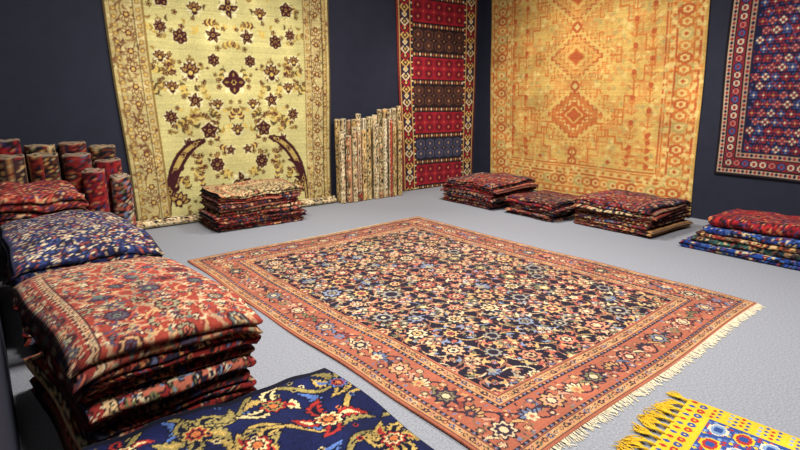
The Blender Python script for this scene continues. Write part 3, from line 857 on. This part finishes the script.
# ------------------------------------------------------------------ rolls
def roll_mesh(R, L, cv, seed, turns=4.2, dull=.8, uo=0, endgain=1.0):
    rnd = random.Random(seed)
    r0 = R*.22; pch = (R-r0)/turns; t = pch*.86
    n = int(turns*22); a = np.linspace(0, turns*2*pi, n)+rnd.random()*6
    rr = r0+pch*(a-a[0])/(2*pi)
    cs = np.stack([np.cos(a), np.sin(a)], -1)
    A = cs*(rr+t/2)[:, None]; B = cs*(rr-t/2)[:, None]
    s = np.concatenate([[0], np.cumsum(np.hypot(*np.diff(A, axis=0).T))])
    nz = max(10, int(L/.02)); z = np.linspace(0, L, nz)
    e = .012*np.sin(s*3)+.006*np.sin(s*31)
    def surf(Q):
        Z = z[:, None]+e[None, :]*(z[:, None]/L)
        bul = 1+.015*np.sin(z*7+seed)[:, None]
        return np.stack([np.broadcast_to(Q[None, :, 0], Z.shape)*bul, np.broadcast_to(Q[None, :, 1], Z.shape)*bul, Z], -1)
    PA, PB = surf(A), surf(B)
    S, Zz = np.meshgrid(s, z)
    C = cv.sample(S+uo, Zz+.1)*dull
    rim = np.clip((Zz-(L-.015))/.015, 0, 1)[..., None]
    C = C*(1-rim)+rim*np.clip(C*.4+.16*endgain*np.array([1, .8, .55]), 0, 1)
    N = nz*n
    f = [grid_faces(nz, n, 0), grid_faces(nz, n, N, True)]
    for q in (0, nz-1):
        i = q*n+np.arange(n-1); ed = np.stack([i, i+1, i+1+N, i+N], -1); f.append(ed if q else ed[:, ::-1])
    for q in (0, n-1):
        i = np.arange(nz-1)*n+q; ed = np.stack([i, i+n, i+n+N, i+N], -1); f.append(ed if q == 0 else ed[:, ::-1])
    return new_mesh("rug_roll", np.concatenate([PA.reshape(-1, 3), PB.reshape(-1, 3)]), np.concatenate(f), M_RUG, np.concatenate([C.reshape(-1, 3), C.reshape(-1, 3)*.8]))

rnd = random.Random(17)
xs = 4.19
k = 0
while xs < 5.38:
    R = rnd.uniform(.038, .050); xs += R+.003
    L = 1.20+.17*(xs-4.2)/1.2+rnd.uniform(-.05, .05)
    ob = roll_mesh(R*.96, L, (cvY, cvP, cvQ, cvY, cvP, cvP)[k % 6], 40+k, uo=rnd.random(), dull=.82+.3*rnd.random(), endgain=2)
    ob.location = (xs, 6.93, .002); ob.rotation_euler = (-.008, 0, 0)
    tag(ob, "slim %s rug rolled up and standing upright against navy wall" % ("golden tan", "cream", "greenish tan", "golden tan", "cream", "cream")[k % 6], "rolled rug", "upright cream and gold rug rolls")
    xs += R+.004; k += 1
xs = 4.17; k = 0
while xs < 5.30:
    R = rnd.uniform(.038, .048); xs += R+.003
    L = 1.02+.20*(xs-4.15)/1.1+rnd.uniform(-.07, .06)
    ob = roll_mesh(R*.96, L, (cvP, cvQ, cvP, cvC, cvY, cvY)[k % 6], 70+k, uo=rnd.random(), dull=.9+.25*rnd.random(), endgain=2)
    ob.location = (xs, 6.80+rnd.uniform(-.03, .01), .002); ob.rotation_euler = (-.008, 0, 0)
    tag(ob, "shorter pale rug rolled up and standing before other rolls", "rolled rug", "upright cream and gold rug rolls")
    xs += R+(.005 if k % 5 else .03); k += 1
spec = [(.19, 6.89, 1.14, .14, cvX), (.49, 6.89, 1.07, .14, cvB), (.79, 6.89, 1.08, .14, cvR), (1.09, 6.89, 1.03, .14, cvB),
        (.20, 6.59, 1.0, .135, cvO), (.49, 6.59, 1.0, .135, cvB), (.78, 6.59, .98, .135, cvR), (1.07, 6.60, .90, .13, cvX),
        (.88, 6.33, .84, .11, cvX), (1.13, 6.35, .76, .105, cvS)]
for k, (x, y, L, R, cv) in enumerate(spec):
    ob = roll_mesh(R, L, cv, 90+k, turns=5, dull=.82, uo=rnd.random(), endgain=1.4)
    ob.location = (x, y, .002)
    tag(ob, "thick %s rug rolled up and standing upright in a cluster" % ("dark red" if cv in (cvR, cvX) else ("brown" if cv is cvB else "orange brown")), "rolled rug", "upright dark red rug rolls")
ob = roll_mesh(.05, 2.78, cvP, 130, turns=3, dull=1.05)
ob.location = (1.34, 6.90, .060); ob.rotation_euler = (0, pi/2, 0)
tag(ob, "slim cream rolled rug lying along wall under green hanging rug", "rolled rug")

# ------------------------------------------------------------------ yellow kilim with tassels
def yellow():
    W, H = 1.25, 1.7
    nx, ny = 440, 540
    U, V = np.meshgrid(np.linspace(0, W, nx), np.linspace(0, H, ny))
    C = cvYel.sample(np.minimum(U*cvYel.W/W, 1.299), np.minimum(V*cvYel.H/H, 1.799))
    P = np.stack([U-W/2, V-H/2, .010+.004*np.sin(U*6)*np.sin(V*5)+.003], -1)
    root = empty("tasselled_kilim")
    ob = slab("kilim_field", P, C, (0, 0, -.008), M_RUG); ob.parent = root
    a = math.radians(8)
    c, s = math.cos(a), math.sin(a)
    hx, hy = W/2, H/2
    root.location = (2.80-(hx*c-hy*s), 1.06-(hx*s+hy*c), 0); root.rotation_euler = (0, 0, a)
    tag(root, "bright yellow flat-woven kilim with blue field and yellow tassels", "rug")
    r = random.Random(3)
    n = 20
    for i in range(n):
        x0 = -W/2+.025+i*(W-.05)/(n-1)
        vs, fs = [], []
        L0 = r.uniform(.10, .145); bend = r.uniform(-.6, .6)
        m = 6
        # knot where the warps are tied
        for (t, rad) in ((-.01, .003), (.004, .008), (.012, .010), (.020, .008), (.028, .004)):
            for q in range(m):
                aq = q*2*pi/m; vs.append((x0+rad*math.cos(aq), H/2+t, .014+rad*math.sin(aq)))
        for k2 in range(4):
            for q in range(m): fs.append((k2*m+q, k2*m+(q+1) % m, (k2+1)*m+(q+1) % m, (k2+1)*m+q))
        m = 4
        for j in range(15):
            da = r.uniform(-.30, .30); L = L0*r.uniform(.75, 1.05); cu = r.uniform(-.5, .5); zz = r.uniform(.005, .016)
            b = len(vs)
            T = [.12, .22, .35, .5, .7, .85, 1.0]
            for t in T:
                sp = max(0, t-.15)
                cx_ = x0+bend*L*sp*sp+da*L*sp+cu*L*math.sin(sp*4)*sp+(.004*math.cos(j)); cy_ = H/2+L*t; cz = .014*(1-t)+zz*t*.8+.005*math.sin(t*3)
                rad = .0032 if t < .95 else .002
                for q in range(m):
                    aq = q*2*pi/m
                    vs.append((cx_+rad*math.cos(aq), cy_, max(.004, cz)+rad*math.sin(aq)))
            for k2 in range(len(T)-1):
                for q in range(m):
                    fs.append((b+k2*m+q, b+k2*m+(q+1) % m, b+(k2+1)*m+(q+1) % m, b+(k2+1)*m+q))
        ts = new_mesh("tassel", vs, fs, M_TASSEL); ts.parent = root
yellow()

# ------------------------------------------------------------------ lights
def area(loc, size, power, col):
    l = bpy.data.lights.new("ceiling_light", 'AREA'); l.energy = power; l.color = col; l.size = size
    o = bpy.data.objects.new("ceiling_light", l); COL.objects.link(o); o.location = loc
    return o
WARM = (1.0, .97, .91)
for x, y in ((1.3, 1.2), (4.2, 1.2), (1.6, 4.3), (4.6, 4.3)):
    area((x, y, 3.85), .9, 142, WARM)
def spot(loc, tgt, power, ang, col=(1, .95, .85), blend=.9):
    l = bpy.data.lights.new("spot_lamp", 'SPOT'); l.energy = power; l.color = col; l.spot_size = math.radians(ang); l.spot_blend = blend; l.shadow_soft_size = .12
    o = bpy.data.objects.new("spot_lamp", l); COL.objects.link(o); o.location = loc
    o.rotation_euler = (Vector(tgt)-Vector(loc)).to_track_quat('-Z', 'Y').to_euler()
spot((2.7, 4.4, 3.7), (2.7, 7.0, 1.2), 220, 72)
spot((4.4, 5.0, 3.7), (7.3, 4.9, 1.0), 240, 80)
spot((5.4, 4.9, 3.7), (6.0, 7.0, .9), 200, 62)
spot((5.0, 2.2, 3.7), (7.3, 2.1, 1.0), 160, 62)
wd = bpy.data.worlds.new("World"); scene.world = wd; wd.use_nodes = True
wd.node_tree.nodes["Background"].inputs[0].default_value = (.8, .85, 1, 1); wd.node_tree.nodes["Background"].inputs[1].default_value = .3

# ------------------------------------------------------------------ camera
cam = bpy.data.cameras.new("camera"); co = bpy.data.objects.new("camera", cam); COL.objects.link(co)
cam.sensor_width = 36; cam.lens = 533/800*36; cam.clip_start = .05
co.location = (0, 0, 1.6)
co.rotation_euler = (math.radians(90)-math.atan(130/533), 0, math.radians(-38))
scene.camera = co
